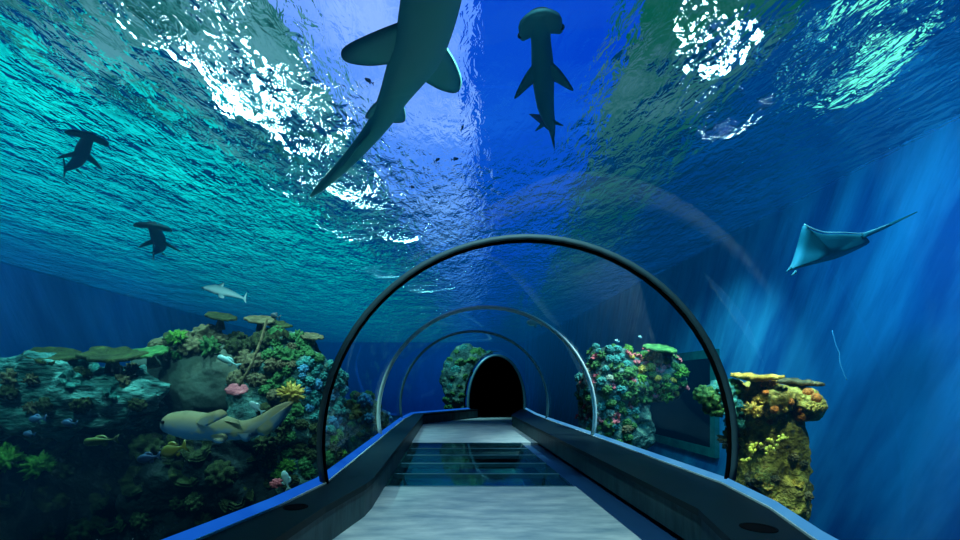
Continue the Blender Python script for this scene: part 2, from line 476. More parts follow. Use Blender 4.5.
# ledges along both sides
def ledge(name, label, table, strip_w, strip_mat, side):
    """table rows: y, inner x, outer x."""
    o = empty('walkway_ledge', (table[0][1], table[0][0], 0), label, 'ledge')
    top, sidep, strip, bead = [], [], [], []
    sgn = -1 if side == 'left' else 1
    for y, xi, xo in table:
        xs = xo - sgn * strip_w
        top.append([Vector((xi - sgn * .02, y, ZLEDGE)), Vector((xs, y, ZLEDGE)), Vector((xs, y, ZLEDGE - .05)), Vector((xi - sgn * .02, y, ZLEDGE - .05))])
        sidep.append([Vector((xi, y, ZLEDGE - .052)), Vector((xo, y, ZLEDGE - .052)), Vector((xo, y, 0.0)), Vector((xi + sgn * .0, y, 0.0))])
        strip.append([Vector((xs + sgn * .002, y, ZLEDGE + .012)), Vector((xo + sgn * .0, y, ZLEDGE + .05)), Vector((xo, y, ZLEDGE - .05)), Vector((xs + sgn * .002, y, ZLEDGE - .05))])
        bead.append([Vector((xs - sgn * .012, y, ZLEDGE + .001)), Vector((xs, y, ZLEDGE + .001)), Vector((xs, y, ZLEDGE + .014)), Vector((xs - sgn * .012, y, ZLEDGE + .014))])
    child('ledge_top', *loft(top), M['ledge_top'], o)
    child('side_panel', *loft(sidep), M['ledge_side'], o)
    child('edge_strip', *loft(strip), strip_mat, o)
    child('edge_bead', *loft(bead), M['rib_pale'], o)
    return o
def recess(o, x, y, r):
    n = 24
    ring = lambda rr, z: [(x + rr * math.cos(2 * math.pi * k / n), y + rr * math.sin(2 * math.pi * k / n), z) for k in range(n)]
    child('round_recess', *loft([ring(r, ZLEDGE + .0005), ring(r, ZLEDGE + .004), ring(r * .86, ZLEDGE + .004), ring(r * .8, ZLEDGE + .001)]), M['black'], o)
LT = [(-3.5, -1.9, -3.0), (0.0, -1.45, -2.2), (2.0, -1.08, -1.62), (2.64, -.98, -1.45), (3.37, -.88, -1.26), (4.13, -.72, -1.13), (4.4, -.70, -1.13), (8, -.70, -1.13), (11.5, -.70, -1.13), (13.4, -.70, -1.02), (14.7, .12, -.1), (15.85, .98, .66)]
RT = [(-3.5, .2, .75), (0.0, .85, 1.45), (2.0, 1.40, 1.92), (2.64, 1.58, 2.06), (3.3, 1.74, 2.26), (4.13, 1.74, 2.40), (8, 1.73, 2.40), (11.5, 1.73, 2.38), (13.0, 1.73, 2.40), (15.85, 2.42, 2.58)]
lo = ledge('walkway_ledge', 'low dark ledge on the left of the walkway with glowing blue edge strip', LT, .08, M['strip_left'], 'left')
ro = ledge('walkway_ledge', 'low dark ledge on the right of the walkway with pale blue edge strip', RT, .045, M['strip_right'], 'right')

recess(lo, -1.06, 3.34, .085)
recess(ro, 1.85, 2.86, .10)

# floor: grey slabs, the glass floor between them, the gutter
XG = 1.42
def floor_slab(rows):
    return loft([[(x, y, 0), (XG, y, 0), (XG, y, -.25), (x, y, -.25)] for y, x in rows])
struct(mesh('floor', *floor_slab([(-3.5, -2.0), (0, -1.55), (2, -1.18), (2.64, -1.08), (4.13, -.80), (5.33, -.78)]), M['floor']), 'grey walkway floor before the glass panes')
struct(mesh('floor_1', *floor_slab([(9.27, -.78), (13.4, -.78), (15.9, .85)]), M['floor']), 'grey walkway floor behind the glass panes')
struct(mesh('floor_2', *box(XG, 2.5, 9.27, 16.0, -.25, -.001), M['floor']), 'grey walkway floor beside the far gutter')
struct(mesh('floor_3', *box(.6, 3.4, 16.0, 24, -.25, -.002), M['black']), 'dark floor inside the portal')
tag(mesh('floor_gutter', *box(XG + .01, 2.42, -3.8, 9.26, -.25, -.05), M['gutter']), 'recessed blue gutter between the grey floor and the right ledge', 'gutter')
gf = empty('glass_floor', (.4, 5.35, -.1), 'dark glass floor of five panes set across the grey walkway', 'glass floor')
gy = [5.36, 6.10, 6.90, 7.68, 8.46, 9.25]
for i in range(5):
    child('floor_pane', *box(-.68, XG - .01, gy[i] + .013, gy[i + 1] - .013, -.03, -.006), M['floor_pane'], gf)
for y in gy:
    child('divider_bar', *box(-.68, XG - .01, y - .011, y + .011, -.06, 0.001), M['rib_teal'], gf)
M['pit'] = mat_noise('pit_teal', [(0.35, srgb(10, 60, 120)), (0.6, srgb(50, 140, 145))], scale=1.5, bump=0)  # blue and teal tones stand in for reflections in the panes
child('pit_bottom', *box(-.68, XG - .01, 5.36, 9.25, -.6, -.5), M['pit'], gf)

# ------------------------------------------------------------------ rocks
def ico(sub):
    bm = bmesh.new()
    bmesh.ops.create_icosphere(bm, subdivisions=sub, radius=1)
    v = [x.co.copy() for x in bm.verts]; f = [tuple(q.index for q in x.verts) for x in bm.faces]
    bm.free()
    return v, f
ICO5, ICO4, ICO3 = ico(6), ico(4), ico(3)
rocks = []
def rock(label, c, r, mat, seed, amp=.3, freq=1.6, box_pow=1.0, ico_=None):
    v, f = ico_ or ICO5
    out = []
    s = Vector((seed * 13.7, seed * 5.1, seed * 9.3))
    for d in v:
        q = d.copy()
        if box_pow != 1.0:                         # squarer boulder
            k = (abs(q.x) ** box_pow + abs(q.y) ** box_pow + abs(q.z) ** box_pow) ** (1 / box_pow)
            q = q / k
        wp = Vector((q.x * r[0], q.y * r[1], q.z * r[2]))
        n1 = noise.fractal(wp * freq + s, 1.0, 2.0, 3)
        n2 = noise.ridged_multi_fractal(wp * freq * 2.2 + s, 1.0, 2.1, 4, 1.0, 2.0) - 1.0
        h = amp * (.6 * n1 + .22 * n2) 
        out.append(Vector(c) + wp + d * h)
    o = empty('x', c, '', '') if False else None
    for i, p in enumerate(out):                    # keep every rock outside the tunnel
        if p.y < 41.9:
            cx = smooth_axis(p.y); a_, b_, zc = lerp_table(SZ, p.y)
            a_ += .12; b_ += .12
            if p.z < zc:
                if abs(p.x - cx) < a_: p.x = cx + math.copysign(a_, p.x - cx)
            else:
                k = math.hypot((p.x - cx) / a_, (p.z - zc) / b_)
                if k < 1: out[i] = Vector((cx + (p.x - cx) / k, p.y, zc + (p.z - zc) / k))
    me_o = mesh('reef_rock', [p - Vector(c) for p in out], f, mat, None, True)
    me_o.location = c
    tag(me_o, label, 'rock')
    rocks.append(me_o)
    return me_o
M['rock_teal'] = mat_noise('rock_teal', [(0.25, srgb(8, 24, 28)), (0.5, srgb(46, 84, 82)), (0.7, srgb(120, 150, 130)), (0.85, srgb(150, 120, 90))], scale=4.5, bump=.9, bscale=14, dist=.08)
M['rock_dark'] = mat_noise('rock_dark', [(0.25, srgb(4, 10, 12)), (0.6, srgb(22, 34, 36)), (0.85, srgb(44, 56, 48))], scale=3.5, bump=.9, bscale=10, dist=.08)
M['rock_beige'] = mat_noise('rock_beige', [(0.25, srgb(40, 54, 52)), (0.5, srgb(78, 88, 80)), (0.8, srgb(112, 116, 100))], scale=2.0, bump=.4, bscale=12, dist=.05)
M['rock_warm'] = mat_noise('rock_warm', [(0.25, srgb(40, 36, 18)), (0.42, srgb(128, 108, 52)), (0.62, srgb(190, 165, 80)), (0.8, srgb(205, 140, 80))], scale=6, bump=1.0, bscale=16, dist=.08)

M['rock_shelf'] = mat_noise('rock_shelf', [(0.3, srgb(4, 20, 24)), (0.45, srgb(50, 100, 100)), (0.65, srgb(110, 170, 165)), (0.85, srgb(160, 130, 100))], scale=5, bump=1.0, bscale=12, dist=.1, stretch=(.7, 1, 2.2))
rock('tall reef tower covered in coral beside the dark rib, left of the walkway', P(287, 425, 6.6), (.74, .6, 1.22), M['rock_teal'], 1, .32, 1.5, 2.6)
rock('smooth beige boulder standing in for a reflection, in the middle of the left reef', P(200, 380, 6.6), (.92, .5, .66), M['rock_beige'], 2, .14, 1.0)  # smooth beige face stands in for a translucent reflection
rock('broad teal rock shelf at the far left of the reef', P(38, 396, 6.0), (1.55, .6, .44), M['rock_shelf'], 3, .42, 1.6, 2.4)
rock('dark rock at the foot of the left reef, under the rock shelf', P(75, 495, 6.6), (1.8, .45, 1.2), M['rock_dark'], 4, .4, 1.3, 3)
rock('dark rock under the swimming zebra shark, at the foot of the reef tower', P(215, 490, 6.3), (1.05, .45, 1.0), M['rock_dark'], 5, .35, 1.4, 2.6)
rock('distant brown reef rock left of the pale rib', P(366, 430, 10.6), (.55, .5, .75), M['rock_teal'], 6, .3, 1.5, 2.2)
rock('green reef rock leaning on the left of the dark portal', P(470, 384, 16.7), (.95, .45, 1.3), M['rock_teal'], 7, .25, 1.6, 2.2)
rock('coral covered reef rock on the right behind the pale rib', P(612, 412, 8.9), (.62, .55, 1.15), M['rock_teal'], 8, .3, 1.6, 2.4)
rock('overhanging reef rock jutting towards the dark window', P(650, 377, 8.9), (.62, .5, .40), M['rock_teal'], 9, .25, 1.6)
rock('pillar shaft of golden brown rock right of the dark rib', P(769, 478, 5.6), (.33, .36, 1.0), M['rock_warm'], 10, .14, 2.4, 3.4)
rock('wide golden rock cap on top of the right pillar', P(776, 402, 5.5), (.47, .40, .17), M['rock_warm'], 11, .16, 2.6, 2.6)

dg = bpy.context.evaluated_depsgraph_get()
def bvh_of(objs):
    vs, fs = [], []
    for o in objs:
        b = len(vs)
        vs += [o.location + v.co for v in o.data.vertices]
        fs += [tuple(b + i for i in p.vertices) for p in o.data.polygons]
    return BVHTree.FromPolygons(vs, fs)
tree = bvh_of(rocks)
EYE = Vector((0, 0, CZ))
def hit(px, py):
    d = (P(px, py, 1) - EYE).normalized()
    loc, nor, idx, dist = tree.ray_cast(EYE, d, 60)
    return loc, nor

# ------------------------------------------------------------------ corals
def lumpy(sub, nb, seed, amp, sharp, squash=.75):
    r = random.Random(seed)
    pts = []
    for k in range(nb):
        z = 1 - 2 * (k + .5) / nb; a = k * 2.39996 + r.uniform(-.3, .3); s = math.sqrt(1 - z * z)
        pts.append(Vector((s * math.cos(a), s * math.sin(a), z)))
    v, f = ico(sub)
    out = []
    for d in v:
        m = max(d.dot(p) for p in pts)
        ang = math.acos(min(1, m))
        k = ang / sharp
        b = math.sqrt(max(0, 1 - k * k)) if k < 1 else 0
        q = d * (1 - amp + amp * b)
        q.z *= squash
        if q.z < -.3: q.z = -.3
        out.append(q)
    return out, f
def spiky(seed, nb, amp, width):
    r = random.Random(seed)
    pts = []
    for k in range(nb):
        z = 1 - 1.5 * (k + .5) / nb; a = k * 2.39996 + r.uniform(-.4, .4); s = math.sqrt(max(0, 1 - z * z))
        pts.append((Vector((s * math.cos(a), s * math.sin(a), z)).normalized(), r.uniform(.7, 1.2)))
    v, f = ico(4)
    out = []
    for d in v:
        h = max(math.exp(-((1 - d.dot(p)) / width)) * k for p, k in pts)
        q = d * (.45 + amp * h)
        if q.z < -.25: q.z = -.25
        out.append(q)
    return out, f
def ruffle(seed, turns=2.2, n=90, m=7):
    r = random.Random(seed); ph = r.uniform(0, 6)
    v, f = [], []
    for i in range(n):
        a = turns * 2 * math.pi * i / (n - 1)
        for j in range(m):
            t = j / (m - 1)
            R = (.15 + .32 * i / n) + .55 * t
            wob = .16 * t * math.sin(a * 6 + ph) + .08 * t * math.sin(a * 11 + 2 * ph)
            v.append(Vector((R * math.cos(a), R * math.sin(a), -.15 + .7 * t * (1 - .35 * t) * (1.15 - .5 * i / n) + wob)))
    for i in range(n - 1):
        for j in range(m - 1):
            k = i * m + j
            f.append((k, k + 1, k + m + 1, k + m))
    return v, f
def plate(seed, n=44):
    r = random.Random(seed); s = seed * 3.3
    rim = [1 + .28 * noise.noise(Vector((2 * math.cos(2 * math.pi * k / n) + s, 2 * math.sin(2 * math.pi * k / n), s))) + .06 * r.uniform(-1, 1) for k in range(n)]
    rings = []
    for rr, z in ((.12, -.06), (.5, .0), (.85, .05), (1.0, .08), (.97, .16), (.8, .13), (.45, .10), (.02, .09)):
        rings.append([Vector((rr * rim[k] * math.cos(2 * math.pi * k / n), rr * rim[k] * math.sin(2 * math.pi * k / n), z + .05 * noise.noise(Vector((3 * rr * math.cos(2 * math.pi * k / n), 3 * rr * math.sin(2 * math.pi * k / n), s))))) for k in range(n)])
    return loft(rings)
def stalk(n=14):
    return loft([[Vector((r * math.cos(2 * math.pi * k / n), r * math.sin(2 * math.pi * k / n), z)) for k in range(n)] for r, z in ((.34, -.45), (.26, -.25), (.2, -.1), (.3, .02))])

def me_of(name, vf, smooth=True):
    me = bpy.data.meshes.new(name)
    me.from_pydata([tuple(x) for x in vf[0]], [], vf[1])
    bm = bmesh.new(); bm.from_mesh(me); bmesh.ops.recalc_face_normals(bm, faces=bm.faces); bm.to_mesh(me); bm.free()
    me.polygons.foreach_set('use_smooth', [smooth] * len(me.polygons))
    return me
SH = {
    'cauliflower_coral': [lambda s=s: lumpy(4, 46, s, .42, .30) for s in (1, 2)],
    'bubble_coral': [lambda s=s: lumpy(4, 24, s, .45, .42, .85) for s in (3, 4)],
    'brain_coral': [lambda s=s: lumpy(4, 90, s, .2, .22, .7) for s in (5,)],
    'finger_coral': [lambda s=s: spiky(s, 30, .75, .035) for s in (6, 7)],
    'lettuce_coral': [lambda s=s: ruffle(s) for s in (8, 9)],
    'tuft_coral': [lambda s=s: spiky(s, 60, .8, .012) for s in (10,)],
}
COLS = {
    'teal': [(0.3, srgb(20, 84, 84)), (0.6, srgb(66, 146, 140)), (0.8, srgb(140, 200, 185))],
    'green': [(0.3, srgb(24, 62, 36)), (0.6, srgb(70, 120, 66)), (0.8, srgb(140, 170, 90))],
    'bright green': [(0.3, srgb(30, 80, 34)), (0.6, srgb(90, 140, 50)), (0.8, srgb(160, 180, 80))],
    'brown': [(0.3, srgb(50, 46, 34)), (0.6, srgb(120, 105, 76)), (0.8, srgb(170, 150, 110))],
    'pale': [(0.3, srgb(110, 130, 120)), (0.6, srgb(180, 190, 165)), (0.8, srgb(220, 220, 195))],
    'pink': [(0.3, srgb(150, 60, 80)), (0.6, srgb(215, 110, 120)), (0.8, srgb(235, 160, 160))],
    'golden': [(0.3, srgb(120, 84, 30)), (0.6, srgb(215, 175, 80)), (0.8, srgb(245, 220, 140))],
    'orange': [(0.3, srgb(150, 70, 30)), (0.6, srgb(225, 130, 60)), (0.8, srgb(245, 180, 110))],
    'dark olive': [(0.3, srgb(20, 26, 14)), (0.6, srgb(58, 66, 34)), (0.8, srgb(96, 100, 52))],
    'blue': [(0.3, srgb(24, 80, 120)), (0.6, srgb(80, 150, 185)), (0.8, srgb(150, 200, 215))],
}
CM = {k: mat_noise('coral_' + k.replace(' ', '_'), v, scale=3.0, bump=.6, bscale=12, dist=.05, rough=.85) for k, v in COLS.items()}
proto = {}
def coral_mesh(kind, colour):
    key = (kind, colour)
    if key not in proto:
        lst = []
        for fn in SH[kind]:
            me = me_of(kind, fn()); me.materials.append(CM[colour]); lst.append(me)
        proto[key] = lst
    return rnd.choice(proto[key])
base_obj = {}
placed = []
def put_coral(kind, colour, loc, nor, size, where, squash=1.0):
    me = coral_mesh(kind, colour)
    src = base_obj.get(me.name)
    if src is None:
        o = bpy.data.objects.new(kind, me); base_obj[me.name] = o
    else:
        o = src.copy()
    C.objects.link(o)
    z = (Vector(nor) * .75 + Vector((0, 0, .45))).normalized()
    q = z.to_track_quat('Z', 'Y') @ Matrix.Rotation(rnd.uniform(0, 6.28), 3, 'Z').to_quaternion()
    o.rotation_mode = 'QUATERNION'
    o.rotation_quaternion = q
    o.location = Vector(loc) + z * size * .12
    k = rnd.uniform(.85, 1.15)
    o.scale = (size * k, size * rnd.uniform(.85, 1.15), size * squash * rnd.uniform(.85, 1.15))
    kn = kind.replace('_', ' ')
    tag(o, f'{colour} {kn} {where}', 'coral', f'{colour} {kn}s {where}')
    placed.append((Vector(loc), size))
    return o
PLATE_ME, STALK_ME = {}, {}
def table_coral(loc, size, colour, label, tilt=(0, 0), seed=1, thick=1.0):
    key = (seed, colour)
    if key not in PLATE_ME:
        PLATE_ME[key] = me_of('coral_plate', plate(seed)); PLATE_ME[key].materials.append(CM[colour])
        STALK_ME[key] = me_of('coral_stalk', stalk()); STALK_ME[key].materials.append(CM['brown'])
    o = empty('table_coral', loc, label, 'coral')
    for nm, me in (('coral_plate', PLATE_ME[key]), ('coral_stalk', STALK_ME[key])):
        c = bpy.data.objects.new(nm, me); C.objects.link(c); c.parent = o
    o.scale = (size, size * .8, size * thick * 1.5)
    o.rotation_euler = (tilt[0] + .32, tilt[1], rnd.uniform(0, .6))
    return o

def in_poly(x, y, poly):
    c = False; n = len(poly)
    for i in range(n):
        (x1, y1), (x2, y2) = poly[i], poly[i - 1]
        if (y1 > y) != (y2 > y) and x < (x2 - x1) * (y - y1) / (y2 - y1) + x1: c = not c
    return c
def scatter(poly, n, choices, size, where, gap=.8):
    xs = [p[0] for p in poly]; yy = [p[1] for p in poly]
    got = tries = 0
    while got < n and tries < n * 40:
        tries += 1
        px, py = rnd.uniform(min(xs), max(xs)), rnd.uniform(min(yy), max(yy))
        if not in_poly(px, py, poly): continue
        loc, nor = hit(px, py)
        if loc is None: continue
        s = rnd.uniform(*size)
        cx = smooth_axis(loc.y); a_, b_, zc = lerp_table(SZ, loc.y); q = loc + nor * s * .5
        if abs(q.x - cx) < a_ + s * .8 and q.z < zc or q.z >= zc and math.hypot((q.x - cx) / (a_ + s * .8), (q.z - zc) / (b_ + s * .8)) < 1:
            tries += 1
            loc = loc + Vector((math.copysign(s * .7, loc.x - cx), 0, 0))
            if abs(loc.x - cx) < a_ + s * .6 and loc.z < zc + .5: continue
        if any((loc - q).length < gap * (s + t) * .8 for q, t in placed): continue
        kind, col = rnd.choice(choices)
        put_coral(kind, col, loc, nor, s, where)
        got += 1
    return got
cnt = 0
T = 'on the reef tower beside the dark rib'
cnt += scatter([(300, 362), (345, 362), (345, 430), (316, 430), (300, 385)], 48, [('bubble_coral', 'teal'), ('bubble_coral', 'teal'), ('bubble_coral', 'blue'), ('cauliflower_coral', 'teal')], (.05, .09), 'on the right flank of the reef tower')
cnt += scatter([(232, 325), (268, 325), (262, 385), (236, 385)], 8, [('cauliflower_coral', 'brown'), ('cauliflower_coral', 'dark olive')], (.10, .18), 'on the upper left of the reef tower')
cnt += scatter([(265, 330), (300, 338), (322, 360), (330, 400), (300, 400), (262, 395)], 44, [('cauliflower_coral', 'green'), ('cauliflower_coral', 'brown'), ('brain_coral', 'green'), ('lettuce_coral', 'dark olive'), ('finger_coral', 'green')], (.07, .14), 'on the upper half of the reef tower')
cnt += scatter([(262, 400), (345, 420), (345, 470), (262, 490)], 34, [('cauliflower_coral', 'green'), ('tuft_coral', 'bright green'), ('lettuce_coral', 'dark olive'), ('finger_coral', 'dark olive'), ('cauliflower_coral', 'dark olive')], (.07, .13), 'on the lower half of the reef tower')
cnt += scatter([(0, 372), (60, 358), (140, 360), (150, 405), (0, 410)], 16, [('lettuce_coral', 'teal'), ('cauliflower_coral', 'dark olive'), ('lettuce_coral', 'dark olive'), ('finger_coral', 'brown')], (.07, .13), 'on the broad rock shelf of the left reef')
cnt += scatter([(155, 340), (235, 325), (225, 352), (155, 362)], 9, [('cauliflower_coral', 'brown'), ('brain_coral', 'brown'), ('finger_coral', 'green')], (.09, .2), 'on the beige boulder of the left reef')
cnt += scatter([(0, 440), (150, 440), (260, 450), (260, 500), (180, 530), (0, 540)], 24, [('lettuce_coral', 'dark olive'), ('cauliflower_coral', 'dark olive')], (.12, .24), 'on the dark rock at the foot of the left reef')
cnt += scatter([(345, 385), (395, 375), (400, 425), (350, 445)], 22, [('cauliflower_coral', 'brown'), ('bubble_coral', 'blue'), ('lettuce_coral', 'dark olive'), ('cauliflower_coral', 'green')], (.10, .2), 'on the distant reef left of the pale rib')
cnt += scatter([(440, 345), (500, 345), (480, 410), (440, 410)], 22, [('cauliflower_coral', 'green'), ('lettuce_coral', 'green'), ('cauliflower_coral', 'teal')], (.12, .22), 'on the green rock beside the dark portal')
cnt += scatter([(575, 345), (625, 345), (640, 400), (625, 460), (575, 445)], 100, [('cauliflower_coral', 'teal'), ('cauliflower_coral', 'teal'), ('cauliflower_coral', 'green'), ('lettuce_coral', 'pink'), ('bubble_coral', 'teal'), ('cauliflower_coral', 'pale'), ('finger_coral', 'green'), ('cauliflower_coral', 'brown'), ('lettuce_coral', 'green'), ('bubble_coral', 'green')], (.055, .11), 'on the coral wall right of the pale rib')
cnt += scatter([(622, 345), (694, 350), (694, 392), (622, 405)], 60, [('cauliflower_coral', 'green'), ('lettuce_coral', 'green'), ('cauliflower_coral', 'golden'), ('finger_coral', 'bright green'), ('lettuce_coral', 'pink')], (.055, .11), 'on the overhanging rock before the dark window')
cnt += scatter([(735, 383), (824, 383), (824, 425), (735, 425)], 30, [('lettuce_coral', 'golden'), ('cauliflower_coral', 'golden'), ('finger_coral', 'golden'), ('brain_coral', 'orange'), ('lettuce_coral', 'dark olive')], (.035, .07), 'on the golden cap of the right pillar')
cnt += scatter([(742, 430), (808, 430), (808, 515), (742, 495)], 14, [('lettuce_coral', 'golden'), ('lettuce_coral', 'brown'), ('cauliflower_coral', 'brown')], (.04, .07), 'on the shaft of the right pillar')
print('corals', cnt)

# ------------------------------------------------------------------ animals
def catmull(pts, n):
    pts = [Vector(p) for p in pts]
    ext = [pts[0] * 2 - pts[1]] + pts + [pts[-1] * 2 - pts[-2]]
    out = []
    for i in range(n + 1):
        t = i / n * (len(pts) - 1); k = min(int(t), len(pts) - 2); u = t - k
        p0, p1, p2, p3 = ext[k:k + 4]
        out.append(.5 * ((2 * p1) + (p2 - p0) * u + (2 * p0 - 5 * p1 + 4 * p2 - p3) * u * u + (3 * p1 - p0 - 3 * p2 + p3) * u ** 3))
    return out
def body(spine, prof, up, n=40, seg=18, belly=.8):
    """prof rows: t, half width, half height. Returns verts, faces, frame(t)."""
    pts = catmull(spine, n); rings = []
    frames = []
    for i, p in enumerate(pts):
        t = (pts[min(i + 1, n)] - pts[max(i - 1, 0)]).normalized()
        l = t.cross(up).normalized(); u = l.cross(t).normalized()
        frames.append((p, t, l, u))
        w_, h_ = lerp_table(prof, i / n)
        rings.append([p + l * w_ * math.cos(q) + u * h_ * math.sin(q) * (1 if math.sin(q) > 0 else belly) for q in [2 * math.pi * k / seg for k in range(seg)]])
    v, f = loft(rings)
    def fr(t, x, z):
        i = max(0, min(n, t * n)); k = min(int(i), n - 1); a = i - k
        A, B = frames[k], frames[k + 1]
        return A[0].lerp(B[0], a) + A[2].lerp(B[2], a) * x + A[3].lerp(B[3], a) * z
    return v, f, fr
def smooth_outline(o, n=4):
    pts = catmull(o, (len(o) - 1) * n)
    return pts
def fin(v, f, outline, th, smooth=True):
    """Adds a lens-shaped fin whose outline runs from the front root round the tip to the rear root."""
    o = smooth_outline(outline) if smooth else [Vector(p) for p in outline]
    nrm = Vector((0, 0, 0)); c = sum(o, Vector()) / len(o)
    for a, b in zip(o, o[1:]): nrm += (a - c).cross(b - c)
    nrm.normalize()
    n0 = len(v)
    root = (o[0] + o[-1]) / 2
    v += o
    inner = [root.lerp(p, .55) for p in o]
    v += [p + nrm * th for p in inner]; v += [p - nrm * th for p in inner]
    n = len(o)
    v += [root + nrm * th * 1.3, root - nrm * th * 1.3]
    for i in range(n - 1):
        f.append((n0 + i, n0 + i + 1, n0 + n + i + 1, n0 + n + i))
        f.append((n0 + i + 1, n0 + i, n0 + 2 * n + i, n0 + 2 * n + i + 1))
        f.append((n0 + n + i, n0 + n + i + 1, n0 + 3 * n))
        f.append((n0 + 2 * n + i + 1, n0 + 2 * n + i, n0 + 3 * n + 1))
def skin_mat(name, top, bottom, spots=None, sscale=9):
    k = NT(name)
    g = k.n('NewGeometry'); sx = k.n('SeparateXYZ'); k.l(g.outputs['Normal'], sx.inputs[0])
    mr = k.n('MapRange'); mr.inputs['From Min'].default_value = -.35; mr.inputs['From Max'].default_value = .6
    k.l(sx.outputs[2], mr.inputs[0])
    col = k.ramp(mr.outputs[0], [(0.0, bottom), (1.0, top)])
    if spots:
        tc = k.n('TexCoord'); vo = k.n('TexNoise', Scale=sscale, Detail=2.0); k.l(tc.outputs['Object'], vo.inputs['Vector'])
        m = k.n('Mix', data_type='RGBA'); m.inputs[7].default_value = spots
        k.l(k.ramp(vo.outputs[0], [(0.52, (0, 0, 0, 1)), (0.62, (1, 1, 1, 1))]), m.inputs[0]); k.l(col, m.inputs[6])
        col = m.outputs[2]
    b = k.n('BsdfPrincipled', Roughness=.6); b.inputs['Specular IOR Level'].default_value = .25
    k.l(col, b.inputs['Base Color']); k.l(b.outputs[0], k.out.inputs[0])
    return k.m
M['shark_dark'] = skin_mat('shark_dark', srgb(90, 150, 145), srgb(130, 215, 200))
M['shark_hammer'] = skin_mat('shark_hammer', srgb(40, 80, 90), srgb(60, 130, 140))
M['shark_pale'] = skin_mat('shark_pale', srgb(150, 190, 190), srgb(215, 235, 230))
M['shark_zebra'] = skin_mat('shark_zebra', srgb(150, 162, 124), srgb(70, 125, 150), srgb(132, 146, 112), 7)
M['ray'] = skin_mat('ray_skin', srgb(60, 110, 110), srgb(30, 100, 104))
M['ray_rim_highlight'] = mat_plain('ray_rim_highlight', srgb(215, 205, 190), .6)

UP = Vector((0, 0, 1))
def animal(name, v, f, mat, label, cat, loc, eyes=()):
    o = mesh(name, [Vector(p) - Vector(loc) for p in v], f, mat, None, True)
    o.location = loc
    tag(o, label, cat)
    for p, r in eyes:
        ev, ef = ICO3
        child('eye', [Vector(p) + q * r for q in ev], ef, M['eye'], o, True)
    return o

# big zebra shark gliding over the tunnel, belly to the camera
z = 3.05
def Q(px, py, dz=0): return PZ(px, py, z + dz)
sp = [Q(444, -78), Q(436, -30), Q(429, 10), Q(418, 50), Q(398, 88), Q(380, 122), Q(356, 152), Q(334, 175), Q(311, 196)]
prof = [(0, .03, .03), (.04, .10, .10), (.13, .15, .13), (.27, .15, .15), (.40, .145, .14), (.52, .095, .11), (.62, .075, .085), (.72, .064, .065), (.85, .054, .05), (.95, .04, .04), (1, .012, .012)]
v, f, fr = body(sp, prof, UP)
fin(v, f, [Q(404, 20), Q(378, 30), Q(350, 43), Q(341, 52), Q(346, 62), Q(368, 66), Q(392, 64)], .022)
fin(v, f, [Q(440, 36), Q(456, 62), Q(462, 82), Q(456, 93), Q(440, 90), Q(422, 80), Q(412, 74)], .022)
fin(v, f, [Q(396, 96), Q(404, 106), Q(405, 121), Q(394, 123), Q(384, 120), Q(378, 112)], .012)
fin(v, f, [Q(380, 98), Q(370, 108), Q(365, 117), Q(370, 119), Q(377, 116)], .012)
fin(v, f, [Q(376, 124, -.02), Q(366, 138, -.1), Q(358, 146, -.14), Q(350, 158, -.12), Q(335, 175, -.1), Q(318, 191, -.03), Q(330, 178)], .01)
fin(v, f, [fr(.36, 0, .12), fr(.42, 0, .34), fr(.48, 0, .36), fr(.48, 0, .12)], .012)
animal('zebra_shark', v, f, M['shark_dark'], 'big dark zebra shark gliding overhead with long tail, seen from below', 'shark', tuple(Q(418, 50)), [(fr(.05, .092, .04), .016), (fr(.05, -.092, .04), .016)])

